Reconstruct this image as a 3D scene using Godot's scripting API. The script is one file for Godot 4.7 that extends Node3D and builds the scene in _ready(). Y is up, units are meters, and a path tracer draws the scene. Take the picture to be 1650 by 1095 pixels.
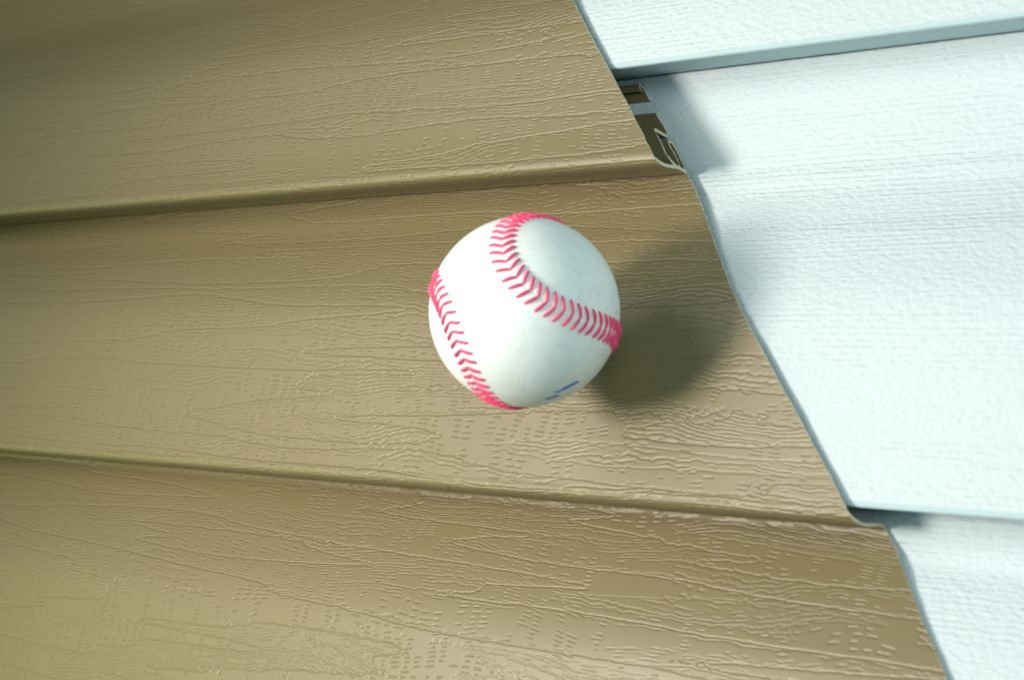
extends Node3D
# A baseball in front of brown vinyl siding, cut away to show the white foam boards behind it.
# Wall frame: x along the courses, y up the wall, z out of the wall. Profile numbers are millimetres.

const MM := 0.001
const LEFT_END := -900.0
const BALL_AT := Vector3(0.0692, -0.0091, 0.0760)
const BALL_R := 0.03675
const GRAIN_WIDE := 745.0   # millimetres of sheet that the grain texture covers
const GRAIN_HIGH := 620.0

var hash_noise := FastNoiseLite.new()
var wobble := FastNoiseLite.new()
var vinyl: StandardMaterial3D
var vinyl_edge: StandardMaterial3D
var foam: StandardMaterial3D
var foam_cut: StandardMaterial3D

func _ready() -> void:
	# ---------- camera, light, exposure ----------
	var cam := Camera3D.new()
	cam.name = "camera"
	cam.transform = Transform3D(
		Basis(Vector3(0.7687184, -0.00418183, 0.63957371), Vector3(0.17115416, 0.96485424, -0.19940547), Vector3(-0.61626153, 0.26275236, 0.74241695)).transposed(),
		Vector3(0.46235925, -0.14415378, 0.53670646))
	cam.fov = 23.79
	cam.near = 0.02
	cam.far = 30.0
	cam.current = true
	add_child(cam)

	var env := Environment.new()
	env.background_mode = Environment.BG_COLOR
	env.background_color = Color(0.42, 0.78, 0.82)
	env.background_energy_multiplier = 0.22
	env.tonemap_mode = Environment.TONE_MAPPER_LINEAR
	env.tonemap_exposure = 1.0
	env.sdfgi_enabled = true
	env.ssao_enabled = true
	env.ssil_enabled = true
	var attr := CameraAttributesPhysical.new()
	attr.frustum_focal_length = 50.0
	attr.frustum_focus_distance = 0.74
	attr.exposure_aperture = 12.0
	var we := WorldEnvironment.new()
	we.name = "environment"
	we.environment = env
	we.camera_attributes = attr
	add_child(we)

	var key := SpotLight3D.new()
	key.name = "flash_head"
	key.position = BALL_AT + Vector3(-0.385, -0.20, 0.905) * 1.0
	key.light_color = Color(1.0, 0.965, 0.925)
	key.light_energy = 1.22
	key.light_size = 0.13
	key.spot_range = 4.0
	key.spot_attenuation = 2.0
	key.spot_angle = 40.0
	key.spot_angle_attenuation = 0.9
	key.shadow_enabled = true
	add_child(key)
	key.look_at(Vector3(0.20, -0.20, 0.0), Vector3.UP)

	var fill := AreaLight3D.new()
	fill.name = "fill_softbox"
	fill.position = Vector3(0.70, 0.02, 0.80)
	fill.area_size = Vector2(0.4, 0.4)
	fill.light_energy = 0.37
	fill.light_color = Color(0.93, 1.0, 1.0)
	fill.area_range = 4.0
	fill.area_attenuation = 2.0
	fill.shadow_enabled = true
	add_child(fill)
	fill.look_at(Vector3(0.1, -0.02, 0.0), Vector3.UP)

	var sheen := AreaLight3D.new()
	sheen.name = "large_softbox"
	sheen.position = Vector3(-0.38, 0.20, 0.93)
	sheen.area_size = Vector2(0.75, 0.5)
	sheen.light_energy = 0.52
	sheen.light_color = Color(1.0, 0.985, 0.93)
	sheen.area_range = 5.0
	sheen.area_attenuation = 2.0
	sheen.shadow_enabled = true
	add_child(sheen)
	sheen.look_at(Vector3(0.18, -0.10, 0.0), Vector3.UP)

	var bounce := AreaLight3D.new()
	bounce.name = "green_bounce"
	bounce.position = Vector3(-0.95, -0.45, 0.50)
	bounce.area_size = Vector2(0.6, 0.6)
	bounce.light_energy = 0.17
	bounce.light_color = Color(0.85, 0.98, 0.45)
	bounce.area_range = 5.0
	bounce.area_attenuation = 2.0
	bounce.shadow_enabled = true
	add_child(bounce)
	bounce.look_at(Vector3(-0.1, -0.15, 0.0), Vector3.UP)

	# ---------- materials ----------
	hash_noise.seed = 11
	wobble.seed = 5
	wobble.frequency = 1.0
	vinyl = mat(Color(0.475, 0.418, 0.285), 0.47)
	vinyl.metallic_specular = 0.65
	vinyl.heightmap_enabled = true
	vinyl.heightmap_scale = 0.037
	vinyl.heightmap_texture = grain_texture(3)
	vinyl_edge = mat(Color(0.90, 0.87, 0.74), 0.6)
	foam = mat(Color(0.77, 0.81, 0.825), 0.8)
	foam.heightmap_enabled = true
	foam.heightmap_scale = 0.095
	foam.heightmap_texture = foam_texture()
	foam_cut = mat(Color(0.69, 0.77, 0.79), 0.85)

	build_foam()
	build_siding()
	build_ball()


# ---------- helpers ----------
func mat(c: Color, rough: float) -> StandardMaterial3D:
	var m := StandardMaterial3D.new()
	m.albedo_color = c
	m.roughness = rough
	m.metallic_specular = 0.5
	return m

func thing(called: String, label: String, category: String, at := Vector3.ZERO, group := "") -> Node3D:
	var o := Node3D.new()
	o.name = called
	add_child(o, true)
	o.position = at
	o.set_meta("label", label)
	o.set_meta("category", category)
	if group:
		o.set_meta("group", group)
	return o

func part(called: String, mesh: Mesh, m: Material, parent: Node) -> MeshInstance3D:
	var o := MeshInstance3D.new()
	o.name = called
	o.mesh = mesh
	o.material_override = m
	parent.add_child(o, true)
	return o

func tri(st: SurfaceTool, p: Array, n: Array, uv: Array) -> void:
	var order := [0, 1, 2]
	var face: Vector3 = (p[1] - p[0]).cross(p[2] - p[0])
	if face.dot(n[0] + n[1] + n[2]) > 0.0:
		order = [0, 2, 1]
	for i in order:
		st.set_normal(n[i])
		st.set_uv(uv[i])
		st.add_vertex(p[i])

func quad(st: SurfaceTool, p: Array, n: Array, uv: Array) -> void:
	tri(st, [p[0], p[1], p[2]], [n[0], n[1], n[2]], [uv[0], uv[1], uv[2]])
	tri(st, [p[0], p[2], p[3]], [n[0], n[2], n[3]], [uv[0], uv[2], uv[3]])

func smooth(pts: Array, steps: int) -> Array:
	# Catmull-Rom (centripetal-ish) through profile points (y, z)
	var out := []
	for i in pts.size() - 1:
		var a: Vector2 = pts[i]
		var b: Vector2 = pts[i + 1]
		var before: Vector2 = pts[i - 1] if i > 0 else a * 2.0 - b
		var after: Vector2 = pts[i + 2] if i + 2 < pts.size() else b * 2.0 - a
		var d := a.distance_to(b)
		var ta := (b - before).normalized() * d
		var tb := (after - a).normalized() * d
		for s in steps:
			var t := float(s) / steps
			out.append(a * (2*t*t*t - 3*t*t + 1) + ta * (t*t*t - 2*t*t + t) + b * (-2*t*t*t + 3*t*t) + tb * (t*t*t - t*t))
	out.append(pts[-1])
	return out

func normals_of(pts: Array) -> Array:
	var out := []
	for i in pts.size():
		var t: Vector2 = (pts[mini(i + 1, pts.size() - 1)] - pts[maxi(i - 1, 0)]).normalized()
		out.append(Vector2(t.y, -t.x))
	return out

func sway(x: float, s: float) -> float:
	return 0.28 * wobble.get_noise_2d(x / 95.0, s / 60.0) + 0.07 * wobble.get_noise_2d(x / 22.0 + 40.0, s / 25.0)

func sheet(parent: Node, pts: Array, from: int, to: int, called: String, x0: float, k: float, thick: float, uv_off: Vector2, start: float, left := LEFT_END, cols := 48) -> void:
	# a bent sheet between two profile points: front, back, the cut end and the long free edges
	var nrm := normals_of(pts)
	var st := SurfaceTool.new()
	st.begin(Mesh.PRIMITIVE_TRIANGLES)
	var ed := SurfaceTool.new()
	ed.begin(Mesh.PRIMITIVE_TRIANGLES)
	var len := start
	var grid_f := []
	var grid_b := []
	var ns := []
	var uvs := []
	for i in range(from, to + 1):
		if i > from:
			len += (pts[i] - pts[i - 1]).length()
		var p: Vector2 = pts[i]
		var n: Vector2 = nrm[i]
		var xe := x0 + k * p.x + 0.3 * wobble.get_noise_1d(len / 1.3 + x0 * 7.0) + 0.35 * wobble.get_noise_1d(len / 9.0 + 300.0)
		var rf := []
		var rb := []
		var ru := []
		for j in cols + 1:
			var u := pow(float(j) / cols, 0.8)
			var x := lerpf(left, xe, u)
			var z := p.y + sway(x, len)
			rf.append(Vector3(x, p.x, z) * MM)
			rb.append(Vector3(x, p.x - n.x * thick, z - n.y * thick) * MM)
			ru.append(Vector2((x + 503.0) / GRAIN_WIDE + uv_off.x, len / GRAIN_HIGH + uv_off.y))
		grid_f.append(rf)
		grid_b.append(rb)
		uvs.append(ru)
		ns.append(Vector3(0, n.x, n.y))
	var rows := to - from
	for i in rows:
		for j in cols:
			var u4 := [uvs[i][j], uvs[i][j + 1], uvs[i + 1][j + 1], uvs[i + 1][j]]
			quad(st, [grid_f[i][j], grid_f[i][j + 1], grid_f[i + 1][j + 1], grid_f[i + 1][j]], [ns[i], ns[i], ns[i + 1], ns[i + 1]], u4)
			quad(st, [grid_b[i][j], grid_b[i][j + 1], grid_b[i + 1][j + 1], grid_b[i + 1][j]], [-ns[i], -ns[i], -ns[i + 1], -ns[i + 1]], u4)
		var en := Vector3(1, -k, 0).normalized()
		quad(ed, [grid_f[i][cols], grid_b[i][cols], grid_b[i + 1][cols], grid_f[i + 1][cols]], [en, en, en, en], [Vector2(), Vector2(), Vector2(), Vector2()])
	for e in [[0, 1.0], [rows, -1.0]]:
		var i: int = e[0]
		var t: Vector3 = Vector3(0, ns[i].z, -ns[i].y) * float(e[1])
		for j in cols:
			quad(st, [grid_f[i][j], grid_f[i][j + 1], grid_b[i][j + 1], grid_b[i][j]], [t, t, t, t], [uvs[i][j], uvs[i][j + 1], uvs[i][j + 1], uvs[i][j]])
	var face := part(called, st.commit(), vinyl, parent)
	part("cut_edge", ed.commit(), vinyl_edge, face)

func arc_length(pts: Array, a: int, b: int) -> float:
	var l := 0.0
	for i in range(a + 1, b + 1):
		l += (pts[i] - pts[i - 1]).length()
	return l

# ---------- textures ----------
func field(w: int, h: int, cw: int, ch: int, sx: float, sy: float, oct: int, sd: int) -> PackedFloat32Array:
	# a smooth noise field worked out on a coarse grid and enlarged to w x h
	var n := FastNoiseLite.new()
	n.noise_type = FastNoiseLite.TYPE_SIMPLEX_SMOOTH
	n.seed = sd
	n.frequency = 1.0
	n.fractal_octaves = oct
	n.fractal_type = FastNoiseLite.FRACTAL_FBM if oct > 1 else FastNoiseLite.FRACTAL_NONE
	var data := PackedFloat32Array()
	data.resize(cw * ch)
	for y in ch:
		for x in cw:
			data[y * cw + x] = n.get_noise_2d(float(x) / cw * w * sx, float(y) / ch * h * sy)
	var im := Image.create_from_data(cw, ch, false, Image.FORMAT_RF, data.to_byte_array())
	im.resize(w, h, Image.INTERPOLATE_CUBIC)
	return im.get_data().to_float32_array()

func scramble(a: int, b: int) -> float:
	var v := (a * 374761393 + b * 668265263 + 1442695) & 0x7fffffff
	v = ((v ^ (v >> 13)) * 1274126177) & 0x7fffffff
	return float((v ^ (v >> 16)) & 0xffff) / 65535.0

func grain_texture(sd: int) -> ImageTexture:
	# embossed cedar grain; depth 0 is the face of the sheet
	var w := 2048
	var h := 2048
	var mm := GRAIN_WIDE / w
	var mv := GRAIN_HIGH / h
	var zone := field(w, h, 512, 1024, mm / 330.0, mv / 21.0, 2, sd)
	var warp := field(w, h, 512, 1024, mm / 140.0, mv / 80.0, 2, sd + 7)
	var jog := field(w, h, 1024, 512, mm / 17.0, mv / 32.0, 2, sd + 19)
	var crinkle := field(w, h, 1024, 1024, mm / 4.5, mv / 5.0, 2, sd + 41)
	var edge := field(w, h, 1024, 1024, mm / 13.0, mv / 2.4, 2, sd + 23)
	var skin := field(w, h, 2048, 2048, mm / 0.9, mv / 0.7, 1, sd + 31)
	var out := PackedFloat32Array()
	out.resize(w * h)
	for y in h:
		var ymm := y * mv
		for x in w:
			var i := y * w + x
			var xmm := x * mm
			# grain runs along the sheet, with small jogs
			var yy := ymm + warp[i] * 9.0 + jog[i] * 1.0 + crinkle[i] * 0.55
			var z := zone[i] + jog[i] * 0.05 + crinkle[i] * 0.035
			var below := mini(i + w, w * h - 1)
			var zd := zone[below] + jog[below] * 0.05 + crinkle[below] * 0.035
			var slope := absf(zd - z) / mv + 0.010
			var depth := 0.0
			# bold ragged lines where one kind of grain meets another
			depth = maxf(depth, 1.0 - smoothstep(0.16, 0.5, absf(z - 0.05) / slope))
			depth = maxf(depth, 0.45 * (1.0 - smoothstep(0.15, 0.42, absf(z + 0.42) / slope)))
			var line := floor(yy / 1.75)
			var r := absf(fposmod(yy / 1.75, 1.0) - 0.5) * 1.75
			if z > 0.05 and z < 0.34 or z < -0.42:
				# close-set wavy lines that break off here and there
				var on := smoothstep(-0.18, 0.02, edge[i] * 0.45 + scramble(int(line), 3) * 0.5 - 0.18)
				depth = maxf(depth, 0.66 * on * (1.0 - smoothstep(0.14, 0.52, r)))
			else:
				# short dashes set in rows and loose columns
				var yd := (ymm + warp[i] * 9.0) / 2.05
				var row := int(floor(yd))
				r = absf(fposmod(yd, 1.0) - 0.5) * 2.05
				var block := int(floor(float(row) / 5.0))
				var xx := xmm + scramble(block, 77) * 7.0 + jog[i] * 1.5
				var wide := 6.6
				var col := int(floor(xx / wide))
				if scramble(col, block * 31 + 5) > 0.36 and scramble(col * 3 + row, row * 17) > 0.2:
					var half := 0.8 + 1.5 * scramble(col, row + 900)
					var dx := absf(fposmod(xx, wide) - wide * 0.5 + (scramble(col + 50, row) - 0.5) * 1.4)
					var d := Vector2(maxf(dx - half, 0.0), r).length()
					depth = maxf(depth, 0.85 * (1.0 - smoothstep(0.14, 0.46, d)))
			out[i] = 0.75 - 0.7 * depth + skin[i] * 0.02
	var im := Image.create_from_data(w, h, false, Image.FORMAT_RF, out.to_byte_array())
	return ImageTexture.create_from_image(im)

func foam_texture() -> ImageTexture:
	var w := 1536
	var mm := 400.0 / w
	var cell := FastNoiseLite.new()
	cell.noise_type = FastNoiseLite.TYPE_CELLULAR
	cell.cellular_return_type = FastNoiseLite.RETURN_DISTANCE
	cell.seed = 4
	cell.frequency = 1.0
	var rib := field(w, w, 128, 1536, mm / 45.0, mm / 1.5, 2, 61)
	var band := field(w, w, 64, 256, mm / 300.0, mm / 22.0, 1, 62)
	var bump := field(w, w, 512, 512, mm / 5.0, mm / 3.0, 2, 63)
	var out := PackedFloat32Array()
	out.resize(w * w)
	for y in w:
		for x in w:
			var i := y * w + x
			var c := cell.get_noise_2d(x * mm / 1.9 + bump[i] * 0.4, y * mm / 1.5)
			var wave := sin((y * mm + bump[i] * 0.5 + rib[i] * 0.5) * TAU / 2.5)
			out[i] = 0.5 - 0.34 * c + 0.11 * wave * smoothstep(-0.25, 0.3, band[i]) * (0.75 + 0.6 * bump[i]) + 0.1 * rib[i] + 0.2 * bump[i]
	var im := Image.create_from_data(w, w, false, Image.FORMAT_RF, out.to_byte_array())
	return ImageTexture.create_from_image(im)

# ---------- foam boards ----------
func board(called: String, label: String, pts: Array, faces: Array) -> void:
	var o := thing(called, label, "foam board", Vector3.ZERO, "foam boards behind the siding")
	var right := 600.0
	for f in faces:
		var st := SurfaceTool.new()
		st.begin(Mesh.PRIMITIVE_TRIANGLES)
		var pp: Array = pts.slice(f[1], f[2] + 1)
		if f[3]:
			pp = smooth(pp, 5)
		var nn := normals_of(pp)
		var l := float(f[1]) * 23.0
		var cols := 30
		for i in pp.size() - 1:
			var l2: float = l + (pp[i + 1] - pp[i]).length()
			for j in cols:
				var xa := lerpf(LEFT_END, right, float(j) / cols)
				var xb := lerpf(LEFT_END, right, float(j + 1) / cols)
				var P := []
				for q in [[xa, i], [xb, i], [xb, i + 1], [xa, i + 1]]:
					P.append(Vector3(q[0], pp[q[1]].x, pp[q[1]].y) * MM)
				var na := Vector3(0, nn[i].x, nn[i].y)
				var nb := Vector3(0, nn[i + 1].x, nn[i + 1].y)
				quad(st, P, [na, na, nb, nb], [Vector2(xa, l) / 400.0, Vector2(xb, l) / 400.0, Vector2(xb, l2) / 400.0, Vector2(xa, l2) / 400.0])
			l = l2
		part(f[0], st.commit(), foam if f[4] else foam_cut, o)
	# back and ends
	var back := SurfaceTool.new()
	back.begin(Mesh.PRIMITIVE_TRIANGLES)
	var zb := -38.0
	var a: Vector2 = pts[0]
	var b: Vector2 = pts[-1]
	var U := [Vector2(), Vector2(), Vector2(), Vector2()]
	var loops := [[Vector3(LEFT_END, a.x, zb), Vector3(right, a.x, zb), Vector3(right, b.x, zb), Vector3(LEFT_END, b.x, zb), Vector3.FORWARD],
		[Vector3(LEFT_END, a.x, zb), Vector3(right, a.x, zb), Vector3(right, a.x, a.y), Vector3(LEFT_END, a.x, a.y), Vector3.UP],
		[Vector3(LEFT_END, b.x, zb), Vector3(right, b.x, zb), Vector3(right, b.x, b.y), Vector3(LEFT_END, b.x, b.y), Vector3.DOWN]]
	for q in loops:
		quad(back, [q[0] * MM, q[1] * MM, q[2] * MM, q[3] * MM], [q[4], q[4], q[4], q[4]], U)
	for x in [LEFT_END, right]:
		var n := Vector3(signf(x), 0, 0)
		for i in pts.size() - 1:
			quad(back, [Vector3(x, pts[i].x, pts[i].y) * MM, Vector3(x, pts[i + 1].x, pts[i + 1].y) * MM, Vector3(x, pts[i + 1].x, zb) * MM, Vector3(x, pts[i].x, zb) * MM], [n, n, n, n], U)
	part("board_back", back.commit(), foam_cut, o)

func build_foam() -> void:
	var up := [Vector2(360, 19), Vector2(270, 20), Vector2(249, 21), Vector2(245, 20), Vector2(244, -8), Vector2(212, -8.4), Vector2(199, -4.6), Vector2(190, -0.8), Vector2(182, 3.6), Vector2(170, 9.2), Vector2(159, 13.8), Vector2(149, 16.8), Vector2(138, 18.2), Vector2(119.5, 19.2), Vector2(117.9, 18.8), Vector2(117.5, 17.8), Vector2(126.2, -11)]
	board("foam_board", "white foam board above the undercut gray ledge, meeting the brown siding at the top", up, [["ribbed_face", 0, 13, true, true], ["lower_lip", 13, 15, true, false], ["ledge_underside", 15, 16, false, false]])
	var low := [Vector2(126.0, -10.6), Vector2(124.6, -8.4), Vector2(122.6, -9.4), Vector2(108, -9.6), Vector2(78, -9.4), Vector2(74, -8.6), Vector2(72, -8.0), Vector2(66, -7.2),
		Vector2(59, -4.6), Vector2(50, -0.4), Vector2(42, 4.2), Vector2(30, 9.6), Vector2(19, 14.2), Vector2(9, 17.2), Vector2(-2, 18.6), Vector2(-33, 19.4), Vector2(-64, 21.0),
		Vector2(-65.6, 20.8), Vector2(-66.2, 20.2), Vector2(-61.0, -5.0),
		Vector2(-80, -4.0), Vector2(-90, 1.8), Vector2(-98, 6.2), Vector2(-110, 11.6), Vector2(-121, 15.6), Vector2(-131, 18.2), Vector2(-143, 19.2), Vector2(-204, 21), Vector2(-205.6, 20.8), Vector2(-206.2, 20.2), Vector2(-201, -5), Vector2(-220, -4), Vector2(-230, 1.8), Vector2(-250, 11.6), Vector2(-271, 18.2), Vector2(-350, 21)]
	board("foam_board_001", "large white foam board stepped like the siding, lit beside the ball and its shadow", low, [["ribbed_face", 0, 16, true, true], ["lower_lip", 16, 18, true, false], ["step_underside", 18, 19, false, false], ["ribbed_face", 19, 27, true, true], ["lower_lip", 27, 29, true, false], ["step_underside", 29, 30, false, false], ["ribbed_face", 30, 35, true, true]])

# ---------- siding ----------
func build_siding() -> void:
	var lx := 136.13
	var lk := -0.7793
	var low := thing("siding_panel", "lower brown vinyl siding panel with the nail strip and lock exposed at its top edge", "siding panel", Vector3.ZERO, "brown vinyl siding panels")
	var s := 6
	var hem := smooth([Vector2(116.6, -5.4), Vector2(118.8, -5.3), Vector2(119.8, -6.4), Vector2(119.0, -7.7), Vector2(113.2, -7.9)], 3)
	sheet(low, hem, 0, 12, "nail_strip", lx + 0.5, lk, 1.1, Vector2(0, 0.3), 0.0)
	var webs := [-600.0, -520.0, -440.0, -360.0, -280.0, -200.0, -120.0, -40.0]
	for x in webs:
		sheet(low, [Vector2(113.2, -7.9), Vector2(106.9, -8.0)], 0, 1, "nail_strip_web", x + 24.0, 0.0, 1.1, Vector2(0, 0.3), 0.0, x, 2)
	var pts := [Vector2(106.9, -8.0), Vector2(101.5, -8.0), Vector2(97.0, -7.8), Vector2(95.4, -6.6), Vector2(94.4, 3.4), Vector2(92.6, 5.4), Vector2(85.0, 7.0), Vector2(78.4, 7.3), Vector2(75.2, 5.4), Vector2(74.8, 2.6), Vector2(78.6, -1.6),
		Vector2(85.4, -3.4), Vector2(89.4, -3.6), Vector2(90.6, -5.4), Vector2(89.2, -7.2), Vector2(85.0, -6.8), Vector2(77.5, -4.6), Vector2(70.0, -3.4),
		Vector2(59.2, -0.2), Vector2(50.8, 3.5), Vector2(42.3, 7.9), Vector2(29.8, 13.4), Vector2(19.2, 17.6), Vector2(9.4, 20.4), Vector2(-1.0, 21.8), Vector2(-13, 22.5), Vector2(-32, 23.0), Vector2(-51, 23.7), Vector2(-66.5, 25.0),
		Vector2(-69.6, 25.4), Vector2(-71.8, 23.6), Vector2(-72.5, 18.4), Vector2(-70.9, 7.8), Vector2(-69.9, 1.0), Vector2(-70.4, -2.6), Vector2(-75.6, -1.8),
		Vector2(-81.5, 0.4), Vector2(-89.5, 4.6), Vector2(-98, 8.9), Vector2(-110, 14.2), Vector2(-121, 18.4), Vector2(-131, 21.0), Vector2(-141, 22.0), Vector2(-153, 22.5), Vector2(-172, 23.0), Vector2(-206.5, 25.0), Vector2(-209.6, 25.4), Vector2(-211.8, 23.6), Vector2(-212.5, 18.4), Vector2(-210.9, 7.8), Vector2(-209.9, 1.0), Vector2(-210.4, -2.6), Vector2(-215.6, -1.8), Vector2(-221.5, 0.4), Vector2(-229.5, 4.6), Vector2(-250, 14.2), Vector2(-271, 21.0), Vector2(-293, 22.5), Vector2(-345, 24.4)]
	var fine := smooth(pts, s)
	var cuts := [["nail_hem", 0, 3], ["lock_channel", 3, 15], ["course_face", 15, 28], ["butt_edge", 28, 35], ["course_face", 35, 45], ["butt_edge", 45, 52], ["course_face", 52, pts.size() - 1]]
	for c in cuts:
		sheet(low, fine, c[1] * s, c[2] * s, c[0], lx, lk, 1.35, Vector2.ZERO, arc_length(fine, 0, c[1] * s))
	var ux := 137.28
	var uk := -0.7815
	var upper := thing("siding_panel_001", "upper brown vinyl siding panel whose curled bottom edge hooks over the panel below", "siding panel", Vector3.ZERO, "brown vinyl siding panels")
	var up := [Vector2(335, 22.4), Vector2(250, 25.0), Vector2(247, 25.2), Vector2(244.8, 23.4), Vector2(243.6, 18.4), Vector2(243.6, 7.8), Vector2(243.2, 1.6), Vector2(241.4, -2.4), Vector2(230, -4.0),
		Vector2(209.0, -3.2), Vector2(199.0, -0.2), Vector2(190.8, 3.5), Vector2(182.3, 7.9), Vector2(169.8, 13.4), Vector2(159.2, 17.6), Vector2(149.4, 20.4), Vector2(139.0, 21.8), Vector2(127, 22.4), Vector2(108, 23.0), Vector2(89, 24.2), Vector2(76.0, 26.2),
		Vector2(72.4, 26.9), Vector2(70.0, 26.2), Vector2(69.0, 23.4), Vector2(69.8, 18.4), Vector2(72.2, 10.4), Vector2(73.5, 6.0), Vector2(74.0, 2.6), Vector2(74.2, -1.4)]
	var uf := smooth(up, s)
	for c in [["course_face", 0, 2], ["butt_edge", 2, 8], ["course_face", 8, 20], ["butt_edge", 20, up.size() - 1]]:
		sheet(upper, uf, c[1] * s, c[2] * s, c[0], ux, uk, 1.35, Vector2(0.0, 0.655), arc_length(uf, 0, c[1] * s))

# ---------- ball ----------
func seam_at(t: float) -> Vector3:
	var a := 0.4197
	var th := PI / 2.0 - (PI / 2.0 - a) * cos(t)
	var ph := t / 2.0 + 0.3585 * sin(2.0 * t) + 0.030 * sin(4.0 * t)
	var p := Vector3(sin(th) * cos(ph), sin(th) * sin(ph), cos(th))
	# turned as the ball hangs in the air
	return Vector3(0.5958 * p.x - 0.7999 * p.y - 0.0721 * p.z, -0.8029 * p.x - 0.5953 * p.y - 0.0311 * p.z, -0.0180 * p.x + 0.0764 * p.y - 0.9969 * p.z).normalized()

func stitch_mesh(side: float, lean: float, r: float) -> ArrayMesh:
	# one thread leg: a bent tube from beside the seam out to its hole, lying on the sphere
	var st := SurfaceTool.new()
	st.begin(Mesh.PRIMITIVE_TRIANGLES)
	var path := []
	var lifts := [0.1, 0.55, 0.72, 0.55, -0.25]
	for i in 5:
		var u := float(i) / 4.0
		var wd := side * lerpf(0.1, 5.0, u) * MM
		var ln := lean * lerpf(-0.6, 1.7, u) * MM
		var rr := sqrt(BALL_R * BALL_R - wd * wd - ln * ln) - BALL_R
		path.append(Vector3(wd, rr + lifts[i] * MM, ln))
	var rings := []
	var rn := []
	for i in 5:
		var t: Vector3 = (path[mini(i + 1, 4)] - path[maxi(i - 1, 0)]).normalized()
		var b := t.cross(Vector3.UP).normalized()
		var n := b.cross(t).normalized()
		var ring := []
		var nn := []
		for j in 7:
			var a := TAU * j / 6.0
			var d := b * cos(a) + n * sin(a)
			ring.append(path[i] + d * r * (0.75 if i == 0 or i == 4 else 1.0))
			nn.append(d)
		rings.append(ring)
		rn.append(nn)
	var U := [Vector2(), Vector2(), Vector2(), Vector2()]
	for i in 4:
		for j in 6:
			quad(st, [rings[i][j], rings[i][j + 1], rings[i + 1][j + 1], rings[i + 1][j]], [rn[i][j], rn[i][j + 1], rn[i + 1][j + 1], rn[i + 1][j]], U)
	return st.commit()

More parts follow.
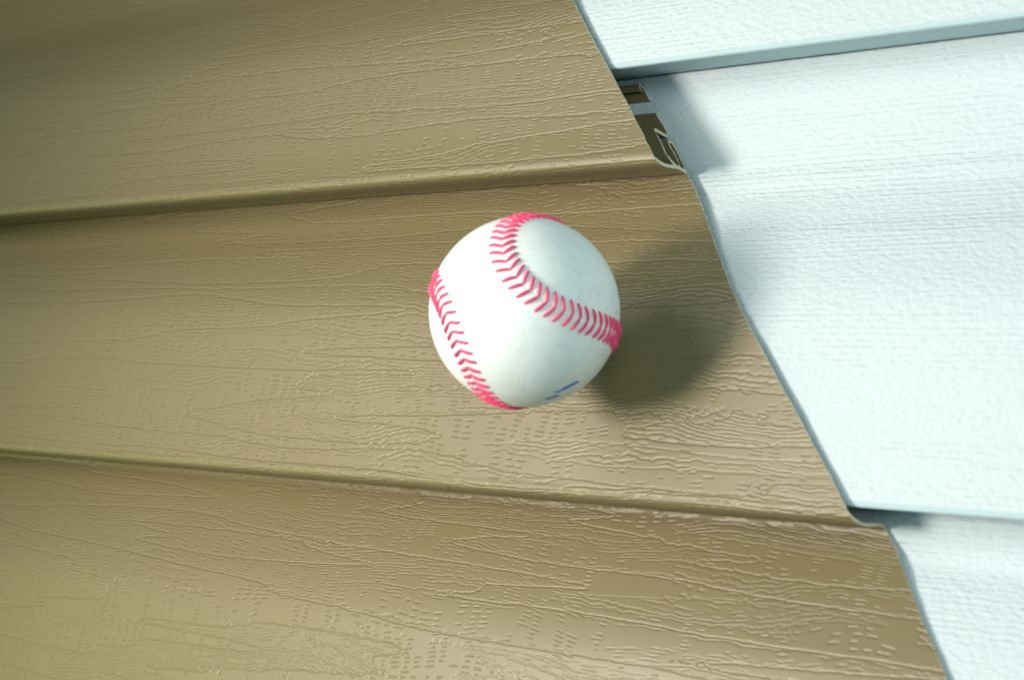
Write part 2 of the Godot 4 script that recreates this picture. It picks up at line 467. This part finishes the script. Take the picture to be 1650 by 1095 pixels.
func build_ball() -> void:
	var o := thing("baseball", "white leather baseball with red stitching in midair beside its shadow", "baseball", BALL_AT)
	var leather := mat(Color(0.955, 0.97, 0.96), 0.5)
	leather.heightmap_enabled = true
	leather.heightmap_scale = 0.012
	var ln := NoiseTexture2D.new()
	var fn := FastNoiseLite.new()
	fn.seed = 8
	fn.frequency = 0.06
	ln.noise = fn
	ln.width = 512
	ln.height = 512
	ln.seamless = true
	leather.heightmap_texture = ln
	var soil := NoiseTexture2D.new()
	var sn := FastNoiseLite.new()
	sn.seed = 15
	sn.frequency = 0.012
	sn.fractal_octaves = 5
	soil.noise = sn
	soil.width = 512
	soil.height = 512
	soil.seamless = true
	var ramp := Gradient.new()
	ramp.offsets = PackedFloat32Array([0.0, 0.28, 0.5, 1.0])
	ramp.colors = PackedColorArray([Color(0.93, 0.92, 0.89), Color(0.975, 0.97, 0.96), Color(0.99, 0.99, 0.988), Color(1, 1, 1)])
	soil.color_ramp = ramp
	leather.albedo_texture = soil
	leather.uv1_triplanar = true
	leather.uv1_scale = Vector3.ONE * 30.0
	var thread := mat(Color(0.95, 0.29, 0.47), 0.55)
	var ball := SphereMesh.new()
	ball.radius = BALL_R
	ball.height = BALL_R * 2.0
	ball.radial_segments = 128
	ball.rings = 64
	part("leather_cover", ball, leather, o)
	# seam points evenly spaced along the curve
	var raw := []
	var total := 0.0
	for i in 2401:
		raw.append(seam_at(4.0 * PI * i / 2400.0))
		if i > 0:
			total += raw[i].distance_to(raw[i - 1])
	var count := 108
	var even := []
	var fine_n := count * 4
	var run := 0.0
	var k := 0
	for i in fine_n:
		var want := total * i / fine_n
		while k < 2399 and run + raw[k + 1].distance_to(raw[k]) < want:
			run += raw[k + 1].distance_to(raw[k])
			k += 1
		var f: float = (want - run) / maxf(raw[k + 1].distance_to(raw[k]), 1e-9)
		even.append(raw[k].lerp(raw[k + 1], f).normalized())
	# raised leather edges either side of the seam, with the slit between
	var st := SurfaceTool.new()
	st.begin(Mesh.PRIMITIVE_TRIANGLES)
	var across := [[-5.2, -0.15], [-3.6, 0.16], [-1.6, 0.3], [-0.4, 0.26], [0.0, 0.08], [0.4, 0.26], [1.6, 0.3], [3.6, 0.16], [5.2, -0.15]]
	var rows := []
	var nrows := []
	for i in fine_n:
		var n: Vector3 = even[i]
		var t: Vector3 = (even[(i + 1) % fine_n] - even[(i + fine_n - 1) % fine_n]).normalized()
		var b := t.cross(n).normalized()
		var row := []
		var nr := []
		for m in across.size():
			var ang: float = across[m][0] * MM / BALL_R
			var dirn := (n * cos(ang) + b * sin(ang)).normalized()
			row.append(dirn * (BALL_R + across[m][1] * MM))
			var ma := maxi(m - 1, 0)
			var mb := mini(m + 1, across.size() - 1)
			var sl: float = (across[mb][1] - across[ma][1]) / (across[mb][0] - across[ma][0])
			var bt := (b * cos(ang) - n * sin(ang))
			nr.append((dirn - bt * sl).normalized())
		rows.append(row)
		nrows.append(nr)
	var U := [Vector2(), Vector2(), Vector2(), Vector2()]
	for i in fine_n:
		var i2 := (i + 1) % fine_n
		for m in across.size() - 1:
			quad(st, [rows[i][m], rows[i][m + 1], rows[i2][m + 1], rows[i2][m]], [nrows[i][m], nrows[i][m + 1], nrows[i2][m + 1], nrows[i2][m]], U)
	part("seam_edge", st.commit(), leather, o)
	var legs := [stitch_mesh(1.0, -1.0, 0.64 * MM), stitch_mesh(-1.0, -1.0, 0.64 * MM)]
	var rng := RandomNumberGenerator.new()
	rng.seed = 21
	for i in count:
		var c := i * 4
		var n: Vector3 = even[c]
		var t: Vector3 = (even[(c + 1) % fine_n] - even[(c + fine_n - 1) % fine_n]).normalized()
		var b := t.cross(n).normalized()
		for q in 2:
			var s := part("stitch", legs[q], thread, o)
			var yaw := rng.randf_range(-0.06, 0.06)
			s.transform = Transform3D(Basis(b, n, t).rotated(n, yaw), n * (BALL_R + 0.1 * MM) + t * rng.randf_range(-0.15, 0.15) * MM)
	# worn blue maker's print near the bottom
	var blue := mat(Color(0.30, 0.56, 0.88), 0.5)
	for d in [[Vector3(0.650, -0.735, -0.150), 7.5, 2.6], [Vector3(0.575, -0.80, -0.10), 6.0, 1.6], [Vector3(0.4611, -0.8781, -0.1277), 6.0, 2.4]]:
		part("blue_print", mark_mesh(d[0].normalized(), d[1], d[2]), blue, o)

func mark_mesh(n: Vector3, long: float, wide: float) -> ArrayMesh:
	var st := SurfaceTool.new()
	st.begin(Mesh.PRIMITIVE_TRIANGLES)
	var t := Vector3(0.75, 0.06, -0.62)
	t = (t - n * t.dot(n)).normalized()
	var b := n.cross(t)
	var U := [Vector2(), Vector2(), Vector2(), Vector2()]
	for i in 8:
		var P := []
		var N := []
		for q in [[i, -1], [i + 1, -1], [i + 1, 1], [i, 1]]:
			var u := (float(q[0]) / 8.0 - 0.5)
			var wv: float = wide * 0.5 * q[1] * sqrt(maxf(0.05, 1.0 - 4.0 * u * u)) + sin(u * 9.0) * 0.25
			var d := (n * BALL_R + t * u * long * MM + b * wv * MM).normalized()
			P.append(d * (BALL_R + 0.05 * MM))
			N.append(d)
		quad(st, P, N, U)
	return st.commit()
